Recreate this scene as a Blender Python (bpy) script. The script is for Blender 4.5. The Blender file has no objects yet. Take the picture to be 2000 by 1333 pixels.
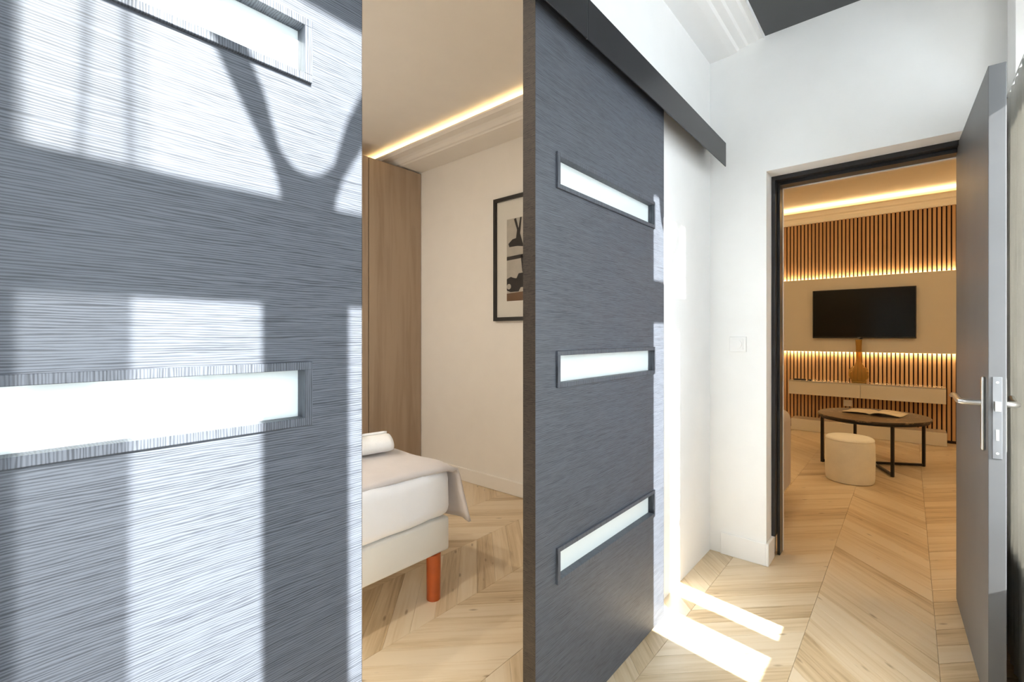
import bpy, bmesh, math, random
from mathutils import Vector, Matrix
random.seed(7)
sc = bpy.context.scene
COL = sc.collection

# ------------------------------------------------------------------ camera, world, sun, exposure
F, TH, HOR, CAMZ = 905.02, math.radians(40.585), 656.56, 1.2
cd = bpy.data.cameras.new('camera'); cam = bpy.data.objects.new('camera', cd); COL.objects.link(cam)
cam.location = (0, 0, CAMZ); cam.rotation_euler = (math.pi/2, 0, TH)
cd.sensor_width = 36; cd.sensor_fit = 'HORIZONTAL'; cd.lens = F/2000*36
cd.shift_y = -(666.5-HOR)/2000; cd.clip_start = .02
sc.camera = cam
sc.view_settings.view_transform = 'Standard'; sc.view_settings.look = 'None'
sc.view_settings.gamma = 1; sc.view_settings.use_curve_mapping = False
sc.view_settings.exposure = 0.45
w = bpy.data.worlds.new('sky'); sc.world = w; w.use_nodes = True
bg = w.node_tree.nodes['Background']
bg.inputs[0].default_value = (.86, .93, 1.0, 1); bg.inputs[1].default_value = 9.0
SUN = Vector((-1, .145, -.655)).normalized()
sd = bpy.data.lights.new('sun', 'SUN'); sun = bpy.data.objects.new('sun', sd); COL.objects.link(sun)
sun.rotation_euler = SUN.to_track_quat('-Z', 'Y').to_euler(); sun.location = (3, -.4, 4)
sd.energy = 23; sd.angle = math.radians(.53); sd.color = (1, .98, .95)
sc.cycles.max_bounces = 10; sc.cycles.diffuse_bounces = 6; sc.cycles.transparent_max_bounces = 16
sc.cycles.sample_clamp_indirect = 6; sc.cycles.caustics_refractive = False; sc.cycles.caustics_reflective = False

# ------------------------------------------------------------------ helpers
def nbm(): return bmesh.new()
def bx(bm, x0, x1, y0, y1, z0, z1, bev=0, seg=2):
    vs = [bm.verts.new(p) for p in ((x0,y0,z0),(x1,y0,z0),(x1,y1,z0),(x0,y1,z0),(x0,y0,z1),(x1,y0,z1),(x1,y1,z1),(x0,y1,z1))]
    fs = [bm.faces.new([vs[i] for i in q]) for q in ((3,2,1,0),(4,5,6,7),(0,1,5,4),(1,2,6,5),(2,3,7,6),(3,0,4,7))]
    if bev:
        es = list({e for f in fs for e in f.edges})
        bmesh.ops.bevel(bm, geom=es, offset=bev, segments=seg, profile=.5, affect='EDGES', clamp_overlap=True)
    return bm
def box(*a, **k): return bx(nbm(), *a, **k)
def cyl(bm, p0, p1, r0, r1=None, n=24, cap=True):
    p0, p1 = Vector(p0), Vector(p1); r1 = r0 if r1 is None else r1
    q = (p1-p0).to_track_quat('Z', 'Y')
    ra = [bm.verts.new(p0+q@Vector((r0*math.cos(2*math.pi*i/n), r0*math.sin(2*math.pi*i/n), 0))) for i in range(n)]
    rb = [bm.verts.new(p1+q@Vector((r1*math.cos(2*math.pi*i/n), r1*math.sin(2*math.pi*i/n), 0))) for i in range(n)]
    for i in range(n): bm.faces.new((ra[i], ra[(i+1)%n], rb[(i+1)%n], rb[i]))
    if cap: bm.faces.new(ra[::-1]); bm.faces.new(rb)
    return bm
def lathe(bm, prof, c=(0,0,0), n=40, sx=1, sy=1):
    rings = []
    for r, z in prof:
        rings.append([bm.verts.new((c[0]+sx*r*math.cos(2*math.pi*i/n), c[1]+sy*r*math.sin(2*math.pi*i/n), c[2]+z)) for i in range(n)])
    for a, b in zip(rings, rings[1:]):
        for i in range(n): bm.faces.new((a[i], a[(i+1)%n], b[(i+1)%n], b[i]))
    bm.faces.new(rings[0][::-1]); bm.faces.new(rings[-1])
    return bm
def prism(bm, pts, axis, a0, a1):
    """extrude a 2-D outline (in the two other axes, in order) between a0 and a1 along axis"""
    def P(u, v, t): return {'X': (t,u,v), 'Y': (u,t,v), 'Z': (u,v,t)}[axis]
    A = [bm.verts.new(P(u,v,a0)) for u,v in pts]; B = [bm.verts.new(P(u,v,a1)) for u,v in pts]
    n = len(pts)
    for i in range(n): bm.faces.new((A[i], A[(i+1)%n], B[(i+1)%n], B[i]))
    bm.faces.new(A[::-1]); bm.faces.new(B)
    return bm
def tube(bm, pts, r, n=12):
    pts = [Vector(p) for p in pts]; rings = []
    for i, p in enumerate(pts):
        d = (pts[min(i+1, len(pts)-1)]-pts[max(i-1, 0)]).normalized(); q = d.to_track_quat('Z', 'Y')
        rr = r[i] if isinstance(r, (list, tuple)) else r
        rings.append([bm.verts.new(p+q@Vector((rr*math.cos(2*math.pi*k/n), rr*math.sin(2*math.pi*k/n), 0))) for k in range(n)])
    for a, b in zip(rings, rings[1:]):
        for k in range(n): bm.faces.new((a[k], a[(k+1)%n], b[(k+1)%n], b[k]))
    bm.faces.new(rings[0][::-1]); bm.faces.new(rings[-1])
    return bm
def wloc(o):
    v = Vector((0,0,0))
    while o is not None: v += o.location; o = o.parent
    return v
def obj(name, bm, m, parent=None, smooth=False, shift=True, recalc=True):
    """one mesh object; vertices are given in world metres and moved into the parent's frame"""
    if recalc: bmesh.ops.recalc_face_normals(bm, faces=bm.faces[:])
    if parent is not None and shift: bmesh.ops.translate(bm, verts=bm.verts[:], vec=-wloc(parent))
    me = bpy.data.meshes.new(name); bm.to_mesh(me); bm.free()
    o = bpy.data.objects.new(name, me); COL.objects.link(o); o.parent = parent
    if m: me.materials.append(m)
    if smooth:
        for p in me.polygons: p.use_smooth = True
        try: me.set_sharp_from_angle(angle=math.radians(40))
        except Exception: pass
    return o
def thing(name, label, cat, loc=(0,0,0), rz=0, group=None):
    o = bpy.data.objects.new(name, None); COL.objects.link(o); o.empty_display_size = .1
    o.location = loc; o.rotation_euler = (0, 0, rz); return tag(o, label, cat, group)
def tag(o, label, cat, group=None):
    o['label'] = label; o['category'] = cat
    if group: o['group'] = group
    return o
def struct(name, bm, m, label=None, cat=None, **k):
    o = obj(name, bm, m, **k); o['kind'] = 'structure'
    if label: o['label'] = label
    if cat: o['category'] = cat
    return o

# ------------------------------------------------------------------ materials
class N:
    def __init__(s, name):
        s.m = bpy.data.materials.new(name); s.m.use_nodes = True; s.t = s.m.node_tree
        s.b = s.t.nodes['Principled BSDF']; s.out = s.t.nodes['Material Output']
    def n(s, typ, **k):
        x = s.t.nodes.new('ShaderNode'+typ)
        for a, v in k.items(): setattr(x, a, v)
        return x
    def l(s, a, b): s.t.links.new(a, b)
    def set(s, **k):
        for a, v in k.items():
            i = s.b.inputs[a.replace('_', ' ')]
            i.default_value = (*v, 1) if isinstance(v, tuple) and len(v) == 3 else v
        return s
    def coords(s, scale, kind='Object', rot=(0,0,0)):
        tc = s.n('TexCoord'); mp = s.n('Mapping'); mp.inputs['Scale'].default_value = scale; mp.inputs['Rotation'].default_value = rot
        s.l(tc.outputs[kind], mp.inputs['Vector']); return mp.outputs['Vector']
    def noise(s, vec, scale=1, detail=4, rough=.55, dist=0):
        x = s.n('TexNoise'); x.inputs['Scale'].default_value = scale; x.inputs['Detail'].default_value = detail
        x.inputs['Roughness'].default_value = rough; x.inputs['Distortion'].default_value = dist
        s.l(vec, x.inputs['Vector']); return x.outputs['Fac']
    def ramp(s, fac, stops):
        x = s.n('ValToRGB'); e = x.color_ramp.elements
        while len(e) < len(stops): e.new(.5)
        for el, (p, c) in zip(e, stops): el.position = p; el.color = (*c, 1)
        s.l(fac, x.inputs['Fac']); return x.outputs['Color']
    def bump(s, h, strength=.3, dist=.002):
        x = s.n('Bump'); x.inputs['Strength'].default_value = strength; x.inputs['Distance'].default_value = dist
        s.l(h, x.inputs['Height']); s.l(x.outputs['Normal'], s.b.inputs['Normal']); return x
def plain(name, col, rough=.5, metal=0, var=.05, scale=8, bump=0, bscale=60, **k):
    m = N(name); m.set(Roughness=rough, Metallic=metal, **k)
    v = m.coords((1,1,1))
    f = m.noise(v, scale, 3)
    m.l(m.ramp(f, [(.3, tuple(c*(1-var) for c in col)), (.7, tuple(min(1, c*(1+var)) for c in col))]), m.b.inputs['Base Color'])
    if bump: m.bump(m.noise(v, bscale, 4), bump, .001)
    return m.m
def emit(name, col, s):
    m = N(name); m.set(Base_Color=col, Emission_Color=col, Emission_Strength=s); return m.m
def fabric(name, col, var=.06, weave=500, bump=.25, rough=.9, **k):
    m = N(name); m.set(Roughness=rough, Sheen_Weight=.25, **k)
    v = m.coords((1,1,1)); f = m.noise(v, 6, 4); g = m.noise(v, weave, 2)
    mx = m.n('Math', operation='MULTIPLY_ADD'); m.l(g, mx.inputs[0]); mx.inputs[1].default_value = .5; m.l(f, mx.inputs[2])
    m.l(m.ramp(mx.outputs[0], [(.5, tuple(c*(1-var) for c in col)), (1, tuple(min(1, c*(1+var)) for c in col))]), m.b.inputs['Base Color'])
    m.bump(g, bump, .0008); return m.m
def veneer(name, across, along, dark, light, rough=.48, bump=.27):
    """grooved dark veneer: fine wavering grooves, 'across' is the axis they are stacked along"""
    m = N(name); m.set(Roughness=rough, Specular_IOR_Level=.3)
    sc3 = [.5, .5, .5]; sc3['XYZ'.index(along)] = .075; sc3['XYZ'.index(across)] = 1; sc3[0] = .35
    v = m.coords(tuple(sc3))
    wv = m.n('TexWave', wave_type='BANDS', bands_direction=across, wave_profile='SIN')
    wv.inputs['Scale'].default_value = 84; wv.inputs['Distortion'].default_value = 9; wv.inputs['Detail'].default_value = 2.5
    wv.inputs['Detail Scale'].default_value = .9; wv.inputs['Detail Roughness'].default_value = .6
    m.l(v, wv.inputs['Vector'])
    sn = tuple(a*b for a, b in zip((110, 110, 110), sc3)); g = m.noise(m.coords(sn), 1, 3)
    sf = tuple(a*b for a, b in zip((430, 430, 430), sc3)); k = m.noise(m.coords(sf), 1, 2)
    a = m.n('Math', operation='MULTIPLY'); m.l(wv.outputs['Fac'], a.inputs[0]); a.inputs[1].default_value = .42
    b = m.n('Math', operation='MULTIPLY_ADD'); m.l(g, b.inputs[0]); b.inputs[1].default_value = .55; m.l(a.outputs[0], b.inputs[2])
    c = m.n('Math', operation='MULTIPLY_ADD'); m.l(k, c.inputs[0]); c.inputs[1].default_value = .45; m.l(b.outputs[0], c.inputs[2])
    m.l(m.ramp(c.outputs[0], [(.42, dark), (.68, tuple(p*.35+q*.65 for p, q in zip(dark, light))), (.85, light)]), m.b.inputs['Base Color'])
    m.bump(c.outputs[0], bump, .0013); return m.m
def wood(name, stops, scale, rough=.45, bump=.15, kind='Object', rnd=None, knots=True, spread=.30):
    m = N(name); m.set(Roughness=rough)
    v = m.coords((1,1,1), kind)
    if rnd:
        r = m.n('ObjectInfo').outputs['Random'] if rnd == 'object' else m.n('NewGeometry').outputs['Random Per Island']
        mu = m.n('Math', operation='MULTIPLY'); m.l(r, mu.inputs[0]); mu.inputs[1].default_value = 37.0
        cb = m.n('CombineXYZ'); m.l(mu.outputs[0], cb.inputs[0]); m.l(mu.outputs[0], cb.inputs[1]); m.l(mu.outputs[0], cb.inputs[2])
        ad = m.n('VectorMath', operation='ADD'); m.l(v, ad.inputs[0]); m.l(cb.outputs[0], ad.inputs[1]); v = ad.outputs[0]
    mp = m.n('Mapping'); mp.inputs['Scale'].default_value = scale; m.l(v, mp.inputs['Vector'])
    f = m.noise(mp.outputs[0], 1, 5, .6, .7)
    mp2 = m.n('Mapping'); mp2.inputs['Scale'].default_value = tuple(s*.22 for s in scale); m.l(v, mp2.inputs['Vector'])
    g = m.noise(mp2.outputs[0], 1, 2)
    a = m.n('Math', operation='MULTIPLY_ADD'); m.l(g, a.inputs[0]); a.inputs[1].default_value = .7; m.l(f, a.inputs[2])
    val = a.outputs[0]
    if rnd:
        b = m.n('Math', operation='MULTIPLY_ADD'); m.l(r, b.inputs[0]); b.inputs[1].default_value = spread; m.l(val, b.inputs[2])
        c = m.n('Math', operation='SUBTRACT'); m.l(b.outputs[0], c.inputs[0]); c.inputs[1].default_value = spread/2; val = c.outputs[0]
    colr = m.ramp(val, stops)
    if knots:
        mp3 = m.n('Mapping'); mp3.inputs['Scale'].default_value = (5, 16, 5); m.l(v, mp3.inputs['Vector'])
        vo = m.n('TexVoronoi'); vo.inputs['Scale'].default_value = 1; m.l(mp3.outputs[0], vo.inputs['Vector'])
        kr = m.ramp(vo.outputs['Distance'], [(.05, (.42,.36,.30)), (.13, (1,1,1))])
        mx = m.n('Mix', data_type='RGBA', blend_type='MULTIPLY'); mx.inputs['Factor'].default_value = .8
        m.l(colr, mx.inputs['A']); m.l(kr, mx.inputs['B']); colr = mx.outputs['Result']
    m.l(colr, m.b.inputs['Base Color'])
    if bump: m.bump(f, bump, .0008)
    return m.m
def see_through(name, col, fac, rough=.02):
    """clear or sheer sheet: part straight transmission, part surface"""
    m = N(name); tr = m.n('BsdfTransparent'); tr.inputs[0].default_value = (*col, 1)
    mx = m.n('MixShader'); mx.inputs[0].default_value = fac
    m.set(Base_Color=(.9,.9,.9) if rough > .5 else (.02,.02,.02), Roughness=rough)
    m.l(tr.outputs[0], mx.inputs[1]); m.l(m.b.outputs[0], mx.inputs[2]); m.l(mx.outputs[0], m.out.inputs['Surface']); return m
def sheer(name, fac):
    m = see_through(name, (1,1,1), fac, .9)
    tl = m.n('BsdfTranslucent'); tl.inputs[0].default_value = (.88,.88,.86,1); m2 = m.n('MixShader'); m2.inputs[0].default_value = .5
    m.l(m.b.outputs[0], m2.inputs[1]); m.l(tl.outputs[0], m2.inputs[2])
    mix = [x for x in m.t.nodes if x.type == 'MIX_SHADER' and x is not m2][0]
    m.l(m2.outputs[0], mix.inputs[2]); return m.m

M = {}
M['wall'] = plain('white_paint', (.89,.89,.885), .75, var=.012, bump=.05, bscale=250)
M['bedwall'] = plain('cream_paint', (.82,.785,.735), .75, var=.012, bump=.05, bscale=250)
M['livwall'] = plain('living_paint', (.78,.72,.62), .75, var=.012)
M['trimw'] = plain('white_trim', (.88,.88,.88), .45, var=.01)
M['darkceil'] = plain('anthracite_ceiling', (.045,.047,.050), .28, var=.03)
M['slab'] = plain('dark_subfloor', (.10,.07,.045), .9)
OAK = [(.42,(.33,.225,.122)), (.62,(.53,.395,.238)), (.82,(.635,.498,.325)), (1.0,(.68,.555,.39))]
M['oak'] = wood('oak_plank', OAK, (2.2, 46, 2), .34, .12, 'UV', 'object', spread=.42)
M['oakfar'] = wood('oak_plank_distant', OAK, (2.2, 46, 2), .34, .12, 'UV', 'island')
M['door'] = veneer('charcoal_grooved_veneer', 'Z', 'Y', (.036,.040,.049), (.098,.108,.130))
M['doorframe'] = veneer('charcoal_grooved_veneer_crosscut', 'Y', 'Z', (.036,.040,.049), (.098,.108,.130))
M['endstrip'] = veneer('dark_brown_end_veneer', 'Z', 'X', (.008,.006,.005), (.050,.037,.029))
M['frost'] = plain('frosted_white_glass', (.74,.80,.80), .22, var=.01, Coat_Weight=.4)
M['track'] = plain('black_anodised_metal', (.028,.029,.033), .34, .3, var=.06)
M['blackpaint'] = plain('black_gloss_paint', (.018,.019,.022), .32, var=.1)
M['leaf'] = plain('dark_grey_gloss_paint', (.120,.122,.127), .45, var=.10, scale=3, bump=.06, bscale=14)
M['steel'] = plain('brushed_aluminium', (.72,.72,.72), .28, 1, var=.05)
M['lockplate'] = plain('satin_steel', (.30,.31,.33), .45, 1, var=.05)
M['whiteplastic'] = plain('white_plastic', (.86,.86,.86), .3, var=.01)
M['slat'] = wood('oak_slat', [(.40,(.34,.185,.085)), (.65,(.53,.315,.155)), (.95,(.63,.40,.21))], (70, 70, 2.0), .5, .1, 'Object', 'object', knots=False, spread=.22)
M['felt'] = plain('black_felt', (.026,.011,.006), .95)
M['lacquer'] = plain('gloss_cream_lacquer', (.72,.68,.60), .10, var=.01, Coat_Weight=.5)
M['panel'] = plain('satin_cream_panel', (.70,.66,.58), .30, var=.01)
M['screen'] = plain('black_screen', (.003,.003,.003), .16, var=.05, Specular_IOR_Level=.25)
M['tvplastic'] = plain('black_plastic', (.010,.010,.011), .35)
M['led'] = emit('warm_led', (1,.74,.36), 15)
M['ledliv'] = emit('warm_led_living', (1,.74,.38), 26)
M['ledpanel'] = emit('warm_led_panel', (1,.76,.42), 60)
M['fill_spot'] = emit('warm_fill_spot_lens', (1,.78,.5), 6)  # lens glow of the added room spots
M['amber'] = None
m = N('amber_glass'); m.set(Base_Color=(.95,.62,.20), Roughness=.06, IOR=1.12, Transmission_Weight=.72); M['amber'] = m.m
m = N('black_marble'); m.set(Roughness=.32); v = m.coords((1,1,1)); f = m.noise(v, 5, 8, .7, 2.2)
m.l(m.ramp(f, [(.0,(.020,.013,.009)),(.56,(.020,.013,.009)),(.585,(.30,.20,.11)),(.61,(.020,.013,.009))]), m.b.inputs['Base Color']); M['marble'] = m.m
M['blackmetal'] = plain('black_powder_coat', (.012,.011,.011), .45, .2)
M['boucle'] = fabric('cream_boucle', (.82,.79,.70), .08, 260, .5)
M['sofa'] = fabric('beige_velvet', (.40,.32,.26), .10, 300, .3)
M['base_fabric'] = fabric('ivory_bed_fabric', (.76,.73,.67), .03, 400, .15)
M['sheet'] = fabric('white_sheet', (.86,.86,.88), .03, 500, .12)
M['throw'] = fabric('taupe_throw', (.60,.55,.53), .06, 350, .35)
M['towel'] = fabric('white_towel', (.90,.90,.89), .05, 180, .6)
M['bedleg'] = plain('cherry_stained_wood', (.42,.085,.018), .32, var=.12, scale=12)
M['ward'] = wood('taupe_oak_laminate', [(.40,(.20,.135,.085)), (.62,(.30,.215,.145)), (.95,(.38,.285,.20))], (16, 16, 1.1), .5, .1, knots=False)
M['picframe'] = plain('black_frame', (.008,.008,.008), .35)
M['mat'] = plain('cream_mat_board', (.82,.79,.72), .7, var=.01)
M['photo'] = plain('pale_photo_print', (.50,.46,.40), .5, var=.10, scale=14)
M['ink'] = plain('dark_photo_ink', (.025,.02,.018), .5, var=.2)
M['photobrown'] = plain('brown_photo_ground', (.16,.085,.04), .5, var=.15)
M['paper'] = plain('magazine_paper', (.72,.62,.46), .5, var=.18, scale=16)
M['linen'] = fabric('grey_linen_curtain', (.76,.74,.70), .10, 420, .4)
_t = M['linen'].node_tree; _tl = _t.nodes.new('ShaderNodeBsdfTranslucent'); _tl.inputs[0].default_value = (.62,.60,.56,1)
_mx = _t.nodes.new('ShaderNodeMixShader'); _mx.inputs[0].default_value = .24
_t.links.new(_t.nodes['Principled BSDF'].outputs[0], _mx.inputs[1]); _t.links.new(_tl.outputs[0], _mx.inputs[2]); _t.links.new(_mx.outputs[0], _t.nodes['Material Output'].inputs['Surface'])
M['glass'] = see_through('window_glass', (.97,.985,.98), .05).m
M['sheer'] = sheer('sheer_voile', .30)
M['cafe'] = sheer('dense_voile', .70)
M['hinge'] = M['lockplate']

# ------------------------------------------------------------------ setting
XW = -.848          # face of the wall the sliding doors run along
fl = struct('floor', box(-4.1, 2.0, -1.45, 7.3, -.08, -.0125), M['slab'])
# chevron planks
PITCH, SEAM, PW = .4035, -.3201, .1280
def proj(x, y, z=0):
    d = -x*math.sin(TH)+y*math.cos(TH); l = x*math.cos(TH)+y*math.sin(TH)
    if d < .05: return None
    return 1000+F*l/d, HOR-F*(z-CAMZ)/d
def plank_bm(bm, x, y, s):
    g, c = .0004, .0009
    def q(i): return [(x+i, y+(PITCH if s < 0 else 0)+s*i+g+i), ]
    x0, x1 = x+g, x+PITCH-g
    ya = y+(0 if s > 0 else PITCH); yb = y+(PITCH if s > 0 else 0)
    def quad(d, z):
        return [(x0+d, ya+g+d*1.3, z), (x1-d, yb+g+d*1.3, z), (x1-d, yb+PW-g-d*1.3, z), (x0+d, ya+PW-g-d*1.3, z)]
    uv = bm.loops.layers.uv.verify()
    r = [[bm.verts.new(p) for p in quad(d, z)] for d, z in ((0,-.012),(0,-c),(c,0))]
    fs = [bm.faces.new(r[2])]
    for a, b in zip(r, r[1:]):
        for i in range(4): fs.append(bm.faces.new((a[i], a[(i+1)%4], b[(i+1)%4], b[i])))
    for f in fs:
        for lp in f.loops:
            p = lp.vert.co; X, Y = p.x-x, p.y-y
            lp[uv].uv = ((X+s*Y)*.7071, (-s*X+Y)*.7071)
    return bm
cells = []
k0 = int(math.floor((-4.0-SEAM)/PITCH)); k1 = int(math.ceil((1.7-SEAM)/PITCH))
for k in range(k0, k1):
    x = SEAM+k*PITCH; s = 1 if (k % 2) else -1     # the column left of the seam rises towards it
    off = 0.0
    j0, j1 = int(-1.9/PW), int(7.2/PW)
    for j in range(j0, j1):
        y = j*PW+off; cx, cy = x+PITCH/2, y+PITCH/2+PW/2
        if not (-1.35 < cy < 7.15): continue
        if cy < 2.75 and cx > .62: continue
        if cy > 2.85 and not (-2.7 < cx < 1.62): continue
        score = 0
        pr = [proj(a, b) for a, b in ((x, y+(0 if s > 0 else PITCH)), (x+PITCH, y+(PITCH if s > 0 else 0)), (x+PITCH, y+(PITCH if s > 0 else 0)+PW), (x, y+(0 if s > 0 else PITCH)+PW))]
        if all(pr):
            cu, cv = proj(cx, cy)
            ok = cv < 1480 and -100 < cu < 2080
            if cy > 2.95: ok = ok and 1490 < cu < 1890
            elif cx < XW: ok = ok and 640 < cu < 1060
            else: ok = ok and cu > 1120
            if ok:
                score = abs(sum(pr[i][0]*pr[(i+1)%4][1]-pr[(i+1)%4][0]*pr[i][1] for i in range(4)))/2
        cells.append((score, x, y, s))
cells.sort(key=lambda c: -c[0])
pm = {}
for s in (1, -1):
    me = bpy.data.meshes.new('plank'); b = plank_bm(nbm(), 0, 0, s); b.to_mesh(me); b.free(); me.materials.append(M['oak']); pm[s] = me
for sc_, x, y, s in cells[:300]:
    o = bpy.data.objects.new('plank', pm[s]); o.location = (x, y, 0); o.parent = fl; COL.objects.link(o)
b = nbm()
for sc_, x, y, s in cells[300:]: plank_bm(b, x, y, s)
o = obj('plank_field', b, M['oakfar'], fl, recalc=False); o['kind'] = 'stuff'

# walls
b = nbm()
bx(b, -.97, XW, -1.45, -.02, 0, 2.86); bx(b, -.97, XW, 1.60, 2.70, 0, 2.86); bx(b, -.97, XW, -.02, 1.60, 2.35, 2.86)
struct('wall_left', b, M['wall'])
b = nbm()                                                             # wall with the doorway to the living room
bx(b, -.97, -.565, 2.70, 2.93, 0, 2.95); bx(b, .275, .56, 2.70, 2.93, 0, 2.95); bx(b, -.565, .275, 2.70, 2.93, 2.06, 2.95)
struct('wall_back', b, M['wall'])
W1, W2 = (-.157, .119, .267, .543), (1.615, 1.81, 1.93, 2.45)         # glass edges of the two windows, second widened to backlight the curtain
ZB, ZT0, ZT1, ZH = .586, 2.094, 2.274, 2.618
b = nbm(); y = -1.45
for W in (W1, W2):
    bx(b, .30, .56, y, W[0]-.065, 0, 2.86); y = W[3]+.065
    bx(b, .30, .56, W[0]-.065, y, 0, .42); bx(b, .30, .56, W[0]-.065, y, 2.69, 2.86)
bx(b, .30, .56, y, 2.70, 0, 2.86)
struct('wall_right', b, M['wall'])
struct('wall_front', box(-4.1, .56, -1.45, -1.35, 0, 2.95), M['wall'])
b = nbm(); bx(b, -4.1, -.97, 2.66, 2.93, 0, 2.95); struct('wall_bedroom_back', b, M['bedwall'])
struct('wall_bedroom_left', box(-4.1, -3.98, -1.35, 2.66, 0, 2.95), M['bedwall'])
b = nbm(); bx(b, -.9750, -.9705, -1.35, -.02, 0, 2.81); bx(b, -.975, -.9705, 1.60, 2.66, 0, 2.81); bx(b, -.975, -.9705, -.02, 1.60, 2.35, 2.81)
struct('wall_bedroom_right', b, M['bedwall'])
b = nbm(); bx(b, -2.7, -.60, 2.931, 2.935, 0, 2.95); bx(b, .30, 1.72, 2.931, 2.935, 0, 2.95)
struct('wall_living_front', b, M['livwall'])
struct('wall_living_back', box(-2.7, 1.72, 7.135, 7.25, 0, 2.95), M['livwall'])
struct('wall_living_left', box(-2.8, -2.7, 2.93, 7.25, 0, 2.95), M['livwall'])
struct('wall_living_right', box(1.62, 1.72, 2.94, 7.13, 0, 2.95), M['livwall'])
struct('ceiling', box(-.60, .30, -1.35, 2.70, 2.768, 2.82), M['darkceil'], label='dark anthracite ceiling panel above the hallway')
struct('ceiling_bedroom', box(-3.98, -.975, -1.35, 2.66, 2.79, 2.86), M['bedwall'])
struct('ceiling_living', box(-2.7, 1.62, 2.935, 7.135, 2.825, 2.92), M['livwall'])
# hallway cornice
prof = [(XW,2.728),(-.74,2.731),(-.705,2.738),(-.695,2.748),(-.66,2.750),(-.65,2.757),(-.61,2.758),(-.60,2.765),(-.582,2.765),(-.573,2.752),(-.570,2.767),(-.570,2.80),(XW,2.80)]
struct('trim_1', prism(nbm(), prof, 'Y', -1.35, 2.70), M['trimw'], label='white moulded cornice above the sliding door track')
# bedroom cornice with led
prof = [(2.66,2.682),(2.45,2.684),(2.44,2.692),(2.425,2.694),(2.405,2.712),(2.385,2.722),(2.33,2.728),(2.31,2.745),(2.31,2.757),(2.34,2.757),(2.36,2.735),(2.46,2.735),(2.66,2.735)]
t = struct('trim_2', prism(nbm(), prof, 'X', -3.98, -.975), M['bedwall'], label='cream bedroom cornice with a hidden warm light strip')
obj('light_strip', box(-3.96, -.99, 2.375, 2.395, 2.737, 2.745), M['led'], t)
# living cornice with led
prof = [(7.135,2.66),(7.02,2.665),(6.985,2.690),(6.94,2.70),(6.93,2.715),(6.89,2.728),(6.86,2.745),(6.855,2.762),(6.875,2.765),(6.89,2.745),(7.135,2.745)]
t = struct('trim_3', prism(nbm(), prof, 'X', -2.7, 1.62), M['livwall'], label='cream living room cornice with a bright warm light strip')
obj('light_strip', box(-2.68, 1.60, 6.905, 6.925, 2.747, 2.757), M['ledliv'], t)
# baseboards
b = nbm(); bx(b, -.790, -.565, 2.687, 2.70, 0, .118, .004); bx(b, -.567, -.552, 2.687, 2.835, 0, .118, .004)
struct('baseboard_back', b, M['trimw'], label='white baseboard turning into the doorway reveal')
struct('baseboard_bedroom', box(-3.36, -.975, 2.645, 2.66, 0, .108, .005), M['bedwall'], label='cream bedroom baseboard below the framed picture')

# doorway frame (door_1) and its leaf
dz, fx0, fx1 = 2.06, -.565, .275
df = thing('door_1', 'black painted wooden door frame of the doorway to the living room', 'door frame', (-.145, 2.86, 0)); df['kind'] = 'structure'
del df['category']
b = nbm(); bx(b, fx0, fx0+.018, 2.815, 2.93, .118, dz, .001); bx(b, fx0+.018, fx0+.032, 2.865, 2.935, .004, dz-.02, .001)
obj('jamb', b, M['blackpaint'], df)
b = nbm(); bx(b, fx1-.018, fx1, 2.92, 2.93, .004, dz, .001); bx(b, fx1-.030, fx1-.018, 2.925, 2.935, .004, dz-.02, .001)
obj('jamb', b, M['blackpaint'], df)
b = nbm(); bx(b, fx0+.018, fx1-.018, 2.815, 2.93, dz-.022, dz, .001); bx(b, fx0+.032, fx1-.03, 2.865, 2.935, dz-.04, dz-.022, .001)
obj('head', b, M['blackpaint'], df)
obj('casing', bx(bx(nbm(), fx0+.030, fx0+.034, 2.936, 2.955, .004, dz-.02), fx0+.03, fx1, 2.936, 2.955, dz-.044, dz-.03), M['bedwall'], df)

ang = math.atan2(.1903-.1627, 2.905-2.095)                            # leaf swung a little past the perpendicular
leaf = thing('door_leaf', 'dark grey painted door standing open at the doorway with silver lever handle', 'door', (.1627, 2.905, .009), -math.pi/2+ang)
# local: x runs from hinge to latch edge, y towards the wall side (+X world), z up
LW, LT, LH = .812, .0405, 2.046
obj('panel', box(0, LW, 0, LT, 0, LH, .0015), M['leaf'], leaf, shift=False)
lp = obj('lock_plate', box(LW, LW+.0015, .0095, .031, .805, 1.062, .0005), M['lockplate'], leaf, shift=False)
b = nbm(); prism(b, [(.014,.955),(.027,.955),(.027,.985),(.014,.985)], 'X', LW+.0015, LW+.013); obj('latch', b, M['steel'], lp, shift=False)
obj('deadbolt', box(LW+.0015, LW+.003, .017, .024, .862, .897), M['steel'], lp, shift=False)
for z in (.822, 1.045): obj('screw', cyl(nbm(), (LW+.0015, .0203, z), (LW+.003, .0203, z), .004, n=12), M['steel'], lp, shift=False)
def lever(side):
    y0 = 0 if side < 0 else LT; sg = side
    pts = [(LW-.062, y0, .955)]
    bp = obj('handle_plate', box(LW-.074, LW-.050, min(y0, y0+sg*.009), max(y0, y0+sg*.009), .818, 1.058, .004, 3), M['steel'], leaf, smooth=True, shift=False)
    k = 1 if side < 0 else .58
    b = nbm(); tube(b, [(LW-.062, y0+sg*.009, .972), (LW-.062, y0+sg*.045*k, .972), (LW-.067, y0+sg*.055*k, .972), (LW-.080, y0+sg*.058*k, .972), (LW-.13, y0+sg*.058*k, .973), (LW-.165, y0+sg*.060*k, .981), (LW-.185, y0+sg*.065*k, .982), (LW-.20, y0+sg*.068*k, .977)], [.0095,.0095,.0098,.0098,.0098,.0095,.0085,.006], 14)
    obj('lever', b, M['steel'], bp, smooth=True, shift=False)
lever(-1); lever(1)
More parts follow.
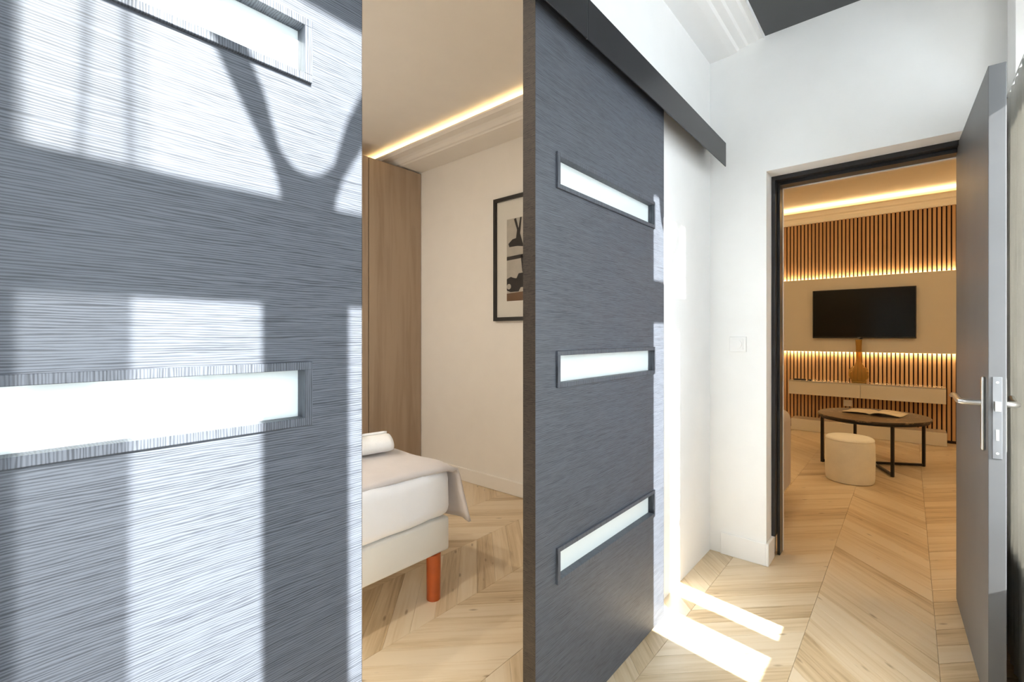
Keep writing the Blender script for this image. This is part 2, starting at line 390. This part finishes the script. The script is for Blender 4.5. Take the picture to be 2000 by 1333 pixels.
for z in (.22, 1.78): obj('hinge', cyl(nbm(), (-.006, LT+.004, z), (-.006, LT+.004, z+.09), .006, n=12), M['hinge'], leaf, shift=False)

# windows opposite the sliding doors
def window(name, W, label, ytop=None):
    y0, a, c, y1 = W; mid = (a+c)/2; ytop = ytop or y1
    r = thing(name, label, 'window', (.50, mid, .42)); r['kind'] = 'structure'; del r['category']
    b = nbm()
    bx(b, .47, .53, y0-.065, y0, .42, 2.69); bx(b, .47, .53, y1, y1+.065, .42, 2.69)
    bx(b, .485, .515, y0, y1, .42, ZB-.01); bx(b, .485, .515, y0, y1, ZH+.01, 2.69)
    if ytop < y1: bx(b, .485, .515, ytop, y1, ZT1-.01, ZH+.01)  # solid panel added to block sun at the upper right
    obj('window_frame', b, M['trimw'], r)
    obj('transom', box(.485, .515, y0, y1, ZT0+.010, ZT1-.010, .003), M['trimw'], r)
    obj('mullion', box(.48, .52, a, c, ZB-.01, ZT0+.01, .003), M['trimw'], r)
    half = [(-.046,-.012),(-.050,.020),(-.064,.062),(-.114,.150),(-.146,.210),(-.178,.255),(-.198,.354)]
    inn = [(-.148,.354),(-.132,.276),(-.094,.207),(-.072,.160),(-.046,.072),(-.022,.049),(0,.044)]
    pts = half+inn; pts = pts+[(-u, v) for u, v in reversed(pts)][1:]
    sc_ = min(1, (y1-mid)/.225)
    obj('tracery', prism(nbm(), [(mid+u*sc_, ZT1+v) for u, v in pts], 'X', .492, .508), M['trimw'], r)
    for p0, p1, z0, z1 in ((y0, a, ZB-.01, ZT0+.01), (c, y1, ZB-.01, ZT0+.01), (y0, ytop, ZT1-.01, ZH+.01)):
        obj('pane', box(.498, .502, p0, p1, z0, z1), M['glass'], r)
    obj('window_sill', box(.285, .47, y0-.064, y1+.064, .395, .42, .003), M['trimw'], r)
    obj('handle', tube(nbm(), [(.465, mid, 1.25), (.435, mid, 1.25), (.43, mid, 1.24), (.43, mid, 1.15)], .008), M['steel'], r, smooth=True)
window('window_1', W1, 'white window with curved transom tracery opposite the nearest sliding door')
window('window_2', W2, 'white window with curved transom tracery beside the open grey door', 2.125)

# ------------------------------------------------------------------ sliding doors and track
XF, XB = -.7885, -.8325
def sliding_door(y0, y1, label):
    r = thing('sliding_door', label, 'door', ((XF+XB)/2, (y0+y1)/2, .012), group='grooved charcoal sliding doors')
    o0, o1 = y0+.0985, y1-.0985
    zs = [(.467, .575), (1.047, 1.1555), (1.636, 1.744)]
    b = nbm(); e = .011
    bx(b, XB, XF, y0, o0+e, .012, 2.19); bx(b, XB, XF, o1-e, y1, .012, 2.19)
    zz = [.012]
    for a, c in zs: zz += [a+e, c-e]
    zz.append(2.19)
    for i in range(0, len(zz), 2): bx(b, XB, XF, o0+e, o1-e, zz[i], zz[i+1])
    bmesh.ops.remove_doubles(b, verts=b.verts[:], dist=1e-5)
    obj('panel', b, M['door'], r)
    for ye in (y0-.0012, y1): obj('end_strip', box(XB, XF, ye, ye+.0012, .012, 2.19), M['endstrip'], r)  # thin strip on each end face, browner and darker than the panel
    for a, c in zs:
        b = nbm(); x0, x1 = XB-.004, XF+.007
        wd = .0135
        bx(b, x0, x1, o0, o1, a, a+wd, .0008, 1); bx(b, x0, x1, o0, o1, c-wd, c, .0008, 1)
        bx(b, x0, x1, o0, o0+wd, a+wd, c-wd); bx(b, x0, x1, o1-wd, o1, a+wd, c-wd)
        fr = obj('window_frame', b, M['doorframe'], r)
        obj('frosted_pane', box(-.8135, -.8075, o0+wd, o1-wd, a+wd, c-wd), M['frost'], fr)
sliding_door(-.405, .482, 'charcoal grooved sliding door nearest the camera, crossed by window sunlight')
sliding_door(1.021, 1.9084, 'charcoal grooved sliding door below the black track, beyond the bedroom gap')
r = thing('sliding_door_track', 'black metal sliding door track cover on the white wall', 'track', (-.80, 1.1, 2.11))
obj('track_cover', box(-.750, -.746, -.65, 1.2255, 2.11, 2.236, .0006, 1), M['track'], r)
obj('track_cover', box(-.750, -.746, 1.2285, 2.637, 2.11, 2.236, .0006, 1), M['track'], r)
obj('track_top', box(XW, -.750, -.65, 2.637, 2.228, 2.236), M['track'], r)
obj('rail', box(-.815, -.790, -.64, 2.63, 2.193, 2.228), M['track'], r)
obj('seam_strip', box(-.7515, -.7475, 1.2255, 1.2285, 2.11, 2.236), M['lockplate'], r)

# ------------------------------------------------------------------ hallway small things
r = thing('light_switch', 'white rotary light switch on the wall left of the doorway', 'switch', (-.70, 2.70, 1.155))
obj('plate', box(-.742, -.660, 2.690, 2.70, 1.114, 1.196, .002), M['whiteplastic'], r)
obj('inner_plate', box(-.729, -.673, 2.687, 2.690, 1.127, 1.183, .001), M['whiteplastic'], r)
obj('dial', cyl(nbm(), (-.701, 2.687, 1.155), (-.701, 2.6835, 1.155), .021, n=32), M['whiteplastic'], r)

def curtain(name, label, y0, y1, x, z0, z1, amp, n, mat, ph=0, ov=.0, cat='curtain'):
    b = nbm(); nu, nv = n*16, 14; rows = []
    for j in range(nv+1):
        v = j/nv; row = []
        for i in range(nu+1):
            u = i/nu; a = amp*(.55+.45*min(1, (1-v)*3+.3))
            xx = x+a*math.sin(2*math.pi*(n*u+ph)+.5*math.sin(5*u+2*v))+.25*a*math.sin(2*math.pi*(2.3*n*u)+3*v)
            row.append(b.verts.new((xx, y0+(y1-y0)*u+.004*math.sin(9*u+4*v)+ov*math.sin(4*math.pi*n*u), z0+(z1-z0)*v)))
        rows.append(row)
    for p, q in zip(rows, rows[1:]):
        for i in range(nu): b.faces.new((p[i], p[i+1], q[i+1], q[i]))
    o = obj(name, b, mat, smooth=True)
    return tag(o, label, cat)
c = curtain('linen_curtain', 'grey linen curtain hanging in folds behind the open grey door', 2.112, 2.67, .2875, .02, 2.105, .0085, 8, M['linen'])
md = c.modifiers.new('thickness', 'SOLIDIFY'); md.thickness = .003
r = thing('curtain_rod', 'thin white curtain rod along the top of the grey linen curtain', 'curtain rod', (.286, 2.52, 2.11))
obj('rod', cyl(nbm(), (.286, 2.115, 2.114), (.286, 2.70, 2.114), .004, n=12), M['whiteplastic'], r, smooth=True)
obj('bracket', box(.286, .30, 2.685, 2.70, 2.106, 2.122), M['whiteplastic'], r)
curtain('sheer_curtain', 'thin white voile on the upper left of the near window', -.21, -.018, .445, 2.20, 2.66, .022, 2, M['sheer'], .2, .017)
curtain('cafe_curtain', 'dense white voile on the lower left of the near window', -.21, -.04, .445, .47, 2.14, .010, 2, M['cafe'], .4, .0055)

# ------------------------------------------------------------------ bedroom
r = thing('wardrobe', 'tall taupe oak wardrobe beside the bed', 'wardrobe', (-3.66, 2.12, 0))
obj('body', box(-3.975, -3.384, 1.575, 2.655, .06, 2.672), M['ward'], r)
obj('plinth', box(-3.97, -3.42, 1.58, 2.65, 0, .06), M['ward'], r)
obj('door', box(-3.382, -3.362, 2.124, 2.655, .065, 2.668, .001), M['ward'], r)
obj('door', box(-3.382, -3.362, 1.578, 2.116, .065, 2.668, .001), M['ward'], r)

r = thing('bed', 'bed with white sheet, ivory base and round cherry wood legs', 'bed', (-2.63, .65, 0))
obj('base', box(-3.63, -1.626, -.15, 1.451, .206, .361, .012, 3), M['base_fabric'], r, smooth=True)
def mattress():
    b = box(-3.63, -1.612, -.162, 1.463, .361, .590)
    bmesh.ops.bevel(b, geom=b.edges[:], offset=.055, segments=6, profile=.5, affect='EDGES')
    bmesh.ops.triangulate(b, faces=[f for f in b.faces if len(f.verts) > 4])
    bmesh.ops.subdivide_edges(b, edges=[e for e in b.edges if e.calc_length() > .3], cuts=24, use_grid_fill=True)
    for v in b.verts:
        p = v.co; k = math.sin(p.y*23+p.z*14+2*math.sin(p.z*9))*math.sin(p.z*17+p.y*6)
        if p.x > -1.70: p.x += .006*k
        if p.z > .5: p.z += .006*math.sin(p.x*7+p.y*5)+.004*k
    return b
obj('mattress', mattress(), M['sheet'], r, smooth=True)
for x, y in ((-1.690, 1.375), (-1.690, -.075), (-3.55, 1.375), (-3.55, -.075)):
    obj('leg', cyl(nbm(), (x+.04, y, 0), (x+.04, y, .206), .031, .033, 28), M['bedleg'], r, smooth=True)
obj('headboard', box(-3.72, -3.632, -.20, 1.50, .10, 1.15, .03, 3), M['base_fabric'], r, smooth=True)

def throw():
    b = nbm(); path = []
    for i in range(22): path.append((.10+1.30*i/21, .600))
    path += [(1.43,.599),(1.455,.590),(1.474,.572),(1.483,.545),(1.486,.52),(1.490,.47),(1.497,.42),(1.503,.37),(1.508,.335)]
    xs = [-2.42+.795*i/26 for i in range(27)]; rows = []
    for j, (y, z) in enumerate(path):
        row = []
        for i, x in enumerate(xs):
            d = max(0, .590-z); k = math.sin(x*26+1.3)*.5+math.sin(x*47)*.3
            yy = y+d*.05*k*1.6+(.004*k if d > .02 else 0)
            xx = x+d*(.22 if i > 22 else .10)*(i/26)+.018*math.sin(y*5)*(i/26)
            row.append(b.verts.new((xx, yy, z-(.022*max(0, (i-23)/3)**2 if d < .01 else 0)+(.003*math.sin(x*19+y*11) if d <= 0 else 0))))
        rows.append(row)
    for p, q in zip(rows, rows[1:]):
        for i in range(26): b.faces.new((p[i], p[i+1], q[i+1], q[i]))
    return b
o = tag(obj('bed_throw', throw(), M['throw'], smooth=True), 'taupe throw draped across the foot of the bed', 'throw')
md = o.modifiers.new('thickness', 'SOLIDIFY'); md.thickness = .012; md.offset = 1
def rolled(name, label, c, ln, r0, rz, flat=.7):
    """a towel folded into a thick roll: spiral end, soft outer skin"""
    b = nbm(); n = 150; turns = 3.2; prof = []
    th = r0/(turns+1.0)
    for i in range(n+1):
        a = 2*math.pi*turns*i/n; rr = th*.5+(r0-th)*i/n
        prof.append((rr*math.cos(a), rr*math.sin(a)*flat))
    sx = [-ln/2, -ln/2+.02, -ln/4, 0, ln/4, ln/2-.02, ln/2]; rows = []
    for x in sx:
        e = .96 if abs(x) >= ln/2-.001 else 1
        rows.append([b.verts.new((x+.004*math.sin(i*.21), p[0]*e, p[1]*e+r0*flat)) for i, p in enumerate(prof)])
    for p, q in zip(rows, rows[1:]):
        for i in range(n): b.faces.new((p[i], p[i+1], q[i+1], q[i]))
    o = obj(name, b, M['towel'], smooth=True); o.location = c; o.rotation_euler = (0, 0, rz)
    md = o.modifiers.new('thickness', 'SOLIDIFY'); md.thickness = th*.62; md.offset = 0
    return tag(o, label, 'towel', 'white towels on the bed')
rolled('rolled_towel', 'white rolled towel lying on the taupe throw', (-2.02, 1.19, .616), .36, .085, math.radians(80), .62)
rolled('rolled_towel', 'white rolled towel stacked on top of the other towel', (-2.04, 1.03, .724), .34, .080, math.radians(97), .60)

r = thing('framed_picture', 'black framed black and white photograph on the bedroom wall', 'picture', (-2.10, 2.65, 1.314))
fx0, fx1, fz0, fz1, fw = -2.445, -1.745, 1.314, 2.254, .028
b = nbm()
bx(b, fx0, fx0+fw, 2.630, 2.659, fz0, fz1); bx(b, fx1-fw, fx1, 2.630, 2.659, fz0, fz1)
bx(b, fx0+fw, fx1-fw, 2.630, 2.659, fz0, fz0+fw); bx(b, fx0+fw, fx1-fw, 2.630, 2.659, fz1-fw, fz1)
obj('frame', b, M['picframe'], r)
obj('mat_board', box(fx0+fw, fx1-fw, 2.645, 2.658, fz0+fw, fz1-fw), M['mat'], r)
px0, px1, pz0, pz1 = -2.316, -1.874, 1.463, 2.081
ph = obj('photo_print', box(px0, px1, 2.6435, 2.645, pz0, pz1), M['photo'], r)
def flat(pts, d=.0006): return prism(nbm(), pts, 'Y', 2.6435-d, 2.6435)
obj('crane_silhouette', flat([(-2.30,1.895),(-2.26,1.925),(-2.225,1.93),(-2.215,1.99),(-2.245,2.075),(-2.225,2.08),(-2.20,2.0),(-2.185,2.08),(-2.17,2.08),(-2.185,1.96),(-2.165,1.90),(-2.15,1.86),(-2.21,1.87),(-2.29,1.87)]), M['ink'], ph)
obj('caption_bar', flat([(px0,1.770),(px1,1.790),(px1,1.818),(px0,1.798)]), M['ink'], ph)
obj('figure_silhouette', flat([(-2.18,1.80),(-2.14,1.80),(-2.13,1.72),(-2.15,1.65),(-2.165,1.68)]), M['ink'], ph)
obj('tractor_silhouette', flat([(px0,1.545),(px0,1.63),(-2.275,1.645),(-2.25,1.635),(-2.22,1.63),(-2.20,1.665),(-2.13,1.67),(-2.06,1.67),(-2.04,1.57),(-2.18,1.56),(-2.20,1.53),(-2.28,1.53)]), M['ink'], ph)
obj('ground_strip', flat([(px0,pz0),(px1,pz0),(px1,1.545),(px0,1.520)]), M['photobrown'], ph)
obj('wheel_disc', cyl(nbm(), (-2.295, 2.6425, 1.572), (-2.295, 2.6432, 1.572), .021, n=20), M['photo'], ph)
m = N('picture_glazing'); tr = m.n('BsdfTransparent'); mx = m.n('MixShader'); mx.inputs[0].default_value = .06; m.set(Roughness=.03, Base_Color=(.01,.01,.01))
m.l(tr.outputs[0], mx.inputs[1]); m.l(m.b.outputs[0], mx.inputs[2]); m.l(mx.outputs[0], m.out.inputs['Surface'])
obj('glazing', box(fx0+fw, fx1-fw, 2.638, 2.6395, fz0+fw, fz1-fw), m.m, r)

# ------------------------------------------------------------------ living room
r = thing('slat_wall_panel', 'oak slat cladding on black felt behind the television', 'wall panel', (-.45, 7.11, 0))
SX0, SX1 = -2.0, 1.10
obj('backing', box(SX0, SX1, 7.122, 7.134, 0, 2.664), M['felt'], r)
sme = None; n = int((SX1-SX0)/.040)
for i in range(n):
    x = SX0+.0065+i*.040
    if sme is None:
        o = obj('slat', box(x, x+.027, 7.100, 7.122, .03, 2.660, .001, 1), M['slat'], r); sme = o.data; ox = x
    else:
        o = bpy.data.objects.new('slat', sme); COL.objects.link(o); o.parent = r; o.location = (x-ox, 0, 0)
obj('skirting', box(SX0, SX1, 7.098, 7.122, 0, .028), M['felt'], r)

r = thing('media_panel', 'glossy cream wall panel behind the television, lit along both edges', 'panel', (-.45, 7.06, 1.0))
obj('board', box(-2.0, 1.10, 7.050, 7.070, 1.00, 1.928, .002), M['panel'], r)
obj('spacer', box(-1.9, 1.0, 7.070, 7.099, 1.08, 1.85), M['felt'], r)
obj('light_strip', box(-1.98, 1.08, 7.071, 7.079, 1.917, 1.925), M['ledpanel'], r)
obj('light_strip', box(-1.98, 1.08, 7.071, 7.079, 1.003, 1.011), M['ledpanel'], r)

r = thing('television', 'black flat screen television on the cream wall panel', 'television', (-.435, 7.02, 1.172))
obj('housing', box(-.935, .065, 6.995, 7.030, 1.172, 1.773, .004), M['tvplastic'], r)
obj('mount', box(-.62, -.25, 7.030, 7.0495, 1.30, 1.65), M['tvplastic'], r)
obj('screen', box(-.925, .055, 6.993, 6.995, 1.190, 1.764), M['screen'], r)
obj('sensor', box(-.455, -.425, 6.996, 7.01, 1.160, 1.172, .002), M['tvplastic'], r)
obj('brand_mark', box(-.475, -.445, 6.9925, 6.995, 1.1775, 1.1825), M['lockplate'], r)

r = thing('wall_shelf_unit', 'floating glossy cream drawer unit below the television', 'shelf', (-.436, 6.97, .46))
obj('body', box(-1.177, .305, 6.862, 7.099, .462, .628, .002), M['lacquer'], r)
obj('drawer_front', box(-1.177, -.4395, 6.842, 6.860, .460, .622, .002), M['lacquer'], r)
obj('drawer_front', box(-.4365, .305, 6.842, 6.860, .460, .622, .002), M['lacquer'], r)
obj('top', box(-1.177, .305, 6.842, 7.099, .628, .634, .001), M['lacquer'], r)

o = tag(obj('floor_plinth', box(-1.149, .313, 6.843, 7.097, .002, .146, .003), M['lacquer']), 'long cream plinth on the floor below the slats', 'plinth')
prof = [(.060,.0),(.072,.004),(.076,.020),(.078,.040),(.092,.055),(.098,.085),(.099,.12),(.095,.150),(.080,.175),(.058,.195),(.040,.215),(.030,.245),(.026,.28),(.027,.36),(.029,.44),(.032,.50),(.034,.52)]
inn = [(r_-.004, z) for r_, z in prof[1:]]; inn[0] = (.05,.010)
o = obj('amber_bottle', lathe(nbm(), prof+inn[::-1], (-.46, 6.965, .6345), 48), M['amber'], smooth=True); tag(o, 'tall amber glass bottle vase on the cream drawer unit', 'vase')
o = tag(obj('remote_control', box(-1.125, -1.00, 6.905, 6.945, .635, .650, .004), M['tvplastic'], smooth=True), 'black remote lying at the left end of the drawer unit', 'remote')
o = tag(obj('small_black_box', box(-.975, -.93, 6.90, 6.94, .635, .650, .004), M['tvplastic'], smooth=True), 'small black box right of the remote on the drawer unit', 'box')
r = thing('wall_socket', 'cream socket on the slats under the drawer unit', 'socket', (-.577, 7.10, .365))
obj('plate', box(-.622, -.532, 7.085, 7.0995, .325, .405, .003), M['whiteplastic'], r)
obj('outlet', cyl(nbm(), (-.577, 7.0855, .365), (-.577, 7.083, .365), .02, n=24), M['whiteplastic'], r)

# coffee table
cx, cy, lt = -.262, 5.49, math.radians(70.8)
r = thing('coffee_table', 'oval black marble coffee table on slim black metal legs', 'table', (cx, cy, 0), lt)
n = 72; A, B = .47, .415
b = nbm()
prof = [(.985,.444),(1,.448),(1,.458),(.99,.462)]
rings = [[b.verts.new((A*k*math.cos(2*math.pi*i/n), B*k*math.sin(2*math.pi*i/n), z)) for i in range(n)] for k, z in prof]
for p, q in zip(rings, rings[1:]):
    for i in range(n): b.faces.new((p[i], p[(i+1)%n], q[(i+1)%n], q[i]))
b.faces.new(rings[0][::-1]); b.faces.new(rings[-1])
obj('top', b, M['marble'], r, shift=False)
b = nbm(); ri = [[b.verts.new((A*k*math.cos(2*math.pi*i/n), B*k*math.sin(2*math.pi*i/n), z)) for i in range(n)] for k, z in ((.97,.425),(.97,.444),(.925,.444),(.925,.425))]
for j in range(4):
    p, q = ri[j], ri[(j+1)%4]
    for i in range(n): b.faces.new((p[i], p[(i+1)%n], q[(i+1)%n], q[i]))
obj('rim', b, M['blackmetal'], r, shift=False)
hx, hy = .318, .276
for sx in (1, -1):
    for sy in (1, -1):
        obj('leg', box(sx*hx-.011, sx*hx+.011, sy*hy-.011, sy*hy+.011, 0, .428, .001), M['blackmetal'], r, shift=False)
for sy in (1, -1):
    b = nbm(); L = math.hypot(hx, hy)
    bx(b, -L+.012, L-.012, -.010, .010, .004+(.0004 if sy > 0 else 0), .024)
    bmesh.ops.rotate(b, verts=b.verts[:], cent=(0,0,0), matrix=Matrix.Rotation(math.atan2(sy*hy, hx), 3, 'Z'))
    obj('cross_bar', b, M['blackmetal'], r, shift=False)
# open magazine
r = thing('open_magazine', 'open magazine lying on the coffee table', 'magazine', (-.25, 5.60, .4625), math.radians(-12))
def page(sg, lift, seed):
    b = nbm(); nu, nv = 10, 6; rows = []
    for i in range(nu+1):
        u = i/nu; z = .002+lift*math.sin(math.pi*u**.6)*.9
        rows.append([b.verts.new((sg*(.004+.215*u), -.14+.28*v/nv+.012*sg*u, z+.003*u*math.sin(v+seed))) for v in range(nv+1)])
    for p, q in zip(rows, rows[1:]):
        for v in range(nv): b.faces.new((p[v], p[v+1], q[v+1], q[v]))
    o = obj('page_block', b, M['paper'], r, smooth=True, shift=False)
    md = o.modifiers.new('thickness', 'SOLIDIFY'); md.thickness = .004; md.offset = 1
page(-1, .010, 1); page(1, .022, 2)
# pouf
c = (-.375, 4.755)
r = thing('pouf', 'round cream boucle pouf in front of the coffee table', 'pouf', (c[0], c[1], 0))
R = .172
prof = [(.150,.0),(.163,.003),(.166,.012),(.169,.05),(R,.18),(.170,.31),(.164,.338)]
obj('body', lathe(nbm(), prof, (c[0], c[1], .002), 56), M['boucle'], r, smooth=True)
obj('seat', lathe(nbm(), [(.1655,.338),(.1675,.341),(.166,.350),(.155,.361),(.12,.367),(.05,.370),(.01,.370)], (c[0], c[1], .002), 56), M['boucle'], r, smooth=True)
# sofa, only its end shows past the door frame
r = thing('sofa', 'beige sofa just showing past the door frame', 'sofa', (-1.6, 3.5, 0))
obj('base', box(-2.5, -.74, 3.05, 4.0, .06, .36, .03, 3), M['sofa'], r, smooth=True)
b = box(-.93, -.667, 3.02, 4.035, .05, .655); bmesh.ops.bevel(b, geom=b.edges[:], offset=.075, segments=6, profile=.5, affect='EDGES'); obj('arm', b, M['sofa'], r, smooth=True)
obj('backrest', box(-2.5, -.93, 3.0, 3.25, .30, .80, .06, 4), M['sofa'], r, smooth=True)
obj('seat_cushion', box(-1.70, -.94, 3.25, 4.02, .36, .50, .04, 4), M['sofa'], r, smooth=True)
obj('seat_cushion', box(-2.49, -1.71, 3.25, 4.02, .36, .50, .04, 4), M['sofa'], r, smooth=True)
for x in (-2.44, -.80):
    for y in (3.10, 3.94): obj('foot', cyl(nbm(), (x, y, 0), (x, y, .065), .018, .022, 16), M['blackmetal'], r, smooth=True)

# ------------------------------------------------------------------ unseen spots added to brighten the two inner rooms
def fill_spot(x, y, zc, power, col, label, group):
    r = thing('added_spotlight', label, 'added ceiling light', (x, y, zc), group=group)
    b = nbm(); lathe(b, [(.030,0),(.030,-.004),(.042,-.004),(.044,0)], (x, y, zc), 32); obj('ring', b, M['whiteplastic'], r, smooth=True)
    obj('lens', cyl(nbm(), (x, y, zc-.0062), (x, y, zc-.0045), .028, n=24), M['fill_spot'], r)
    ld = bpy.data.lights.new('fill_lamp', 'AREA'); ld.shape = 'DISK'; ld.size = .07; ld.energy = power; ld.color = col
    lo = bpy.data.objects.new('fill_lamp', ld); COL.objects.link(lo); lo.parent = r; lo.location = (0, 0, -.008)
LIV = [(-1.0, 3.25, 'over the sofa'), (.6, 3.25, 'just inside the living room doorway'), (-1.5, 4.9, 'left of the coffee table'), (.7, 4.9, 'right of the pouf')]
for x, y, t in LIV: fill_spot(x, y, 2.825, 7, (1, .74, .42), 'added unseen ceiling spotlight '+t, 'added living room ceiling spotlights')
for x, y, t in ((-2.9, .1, 'above the pillow end of the bed'), (-1.4, -.3, 'near the foot of the bed')): fill_spot(x, y, 2.79, 19, (1, .92, .80), 'added unseen ceiling spotlight '+t, 'added bedroom ceiling spotlights')
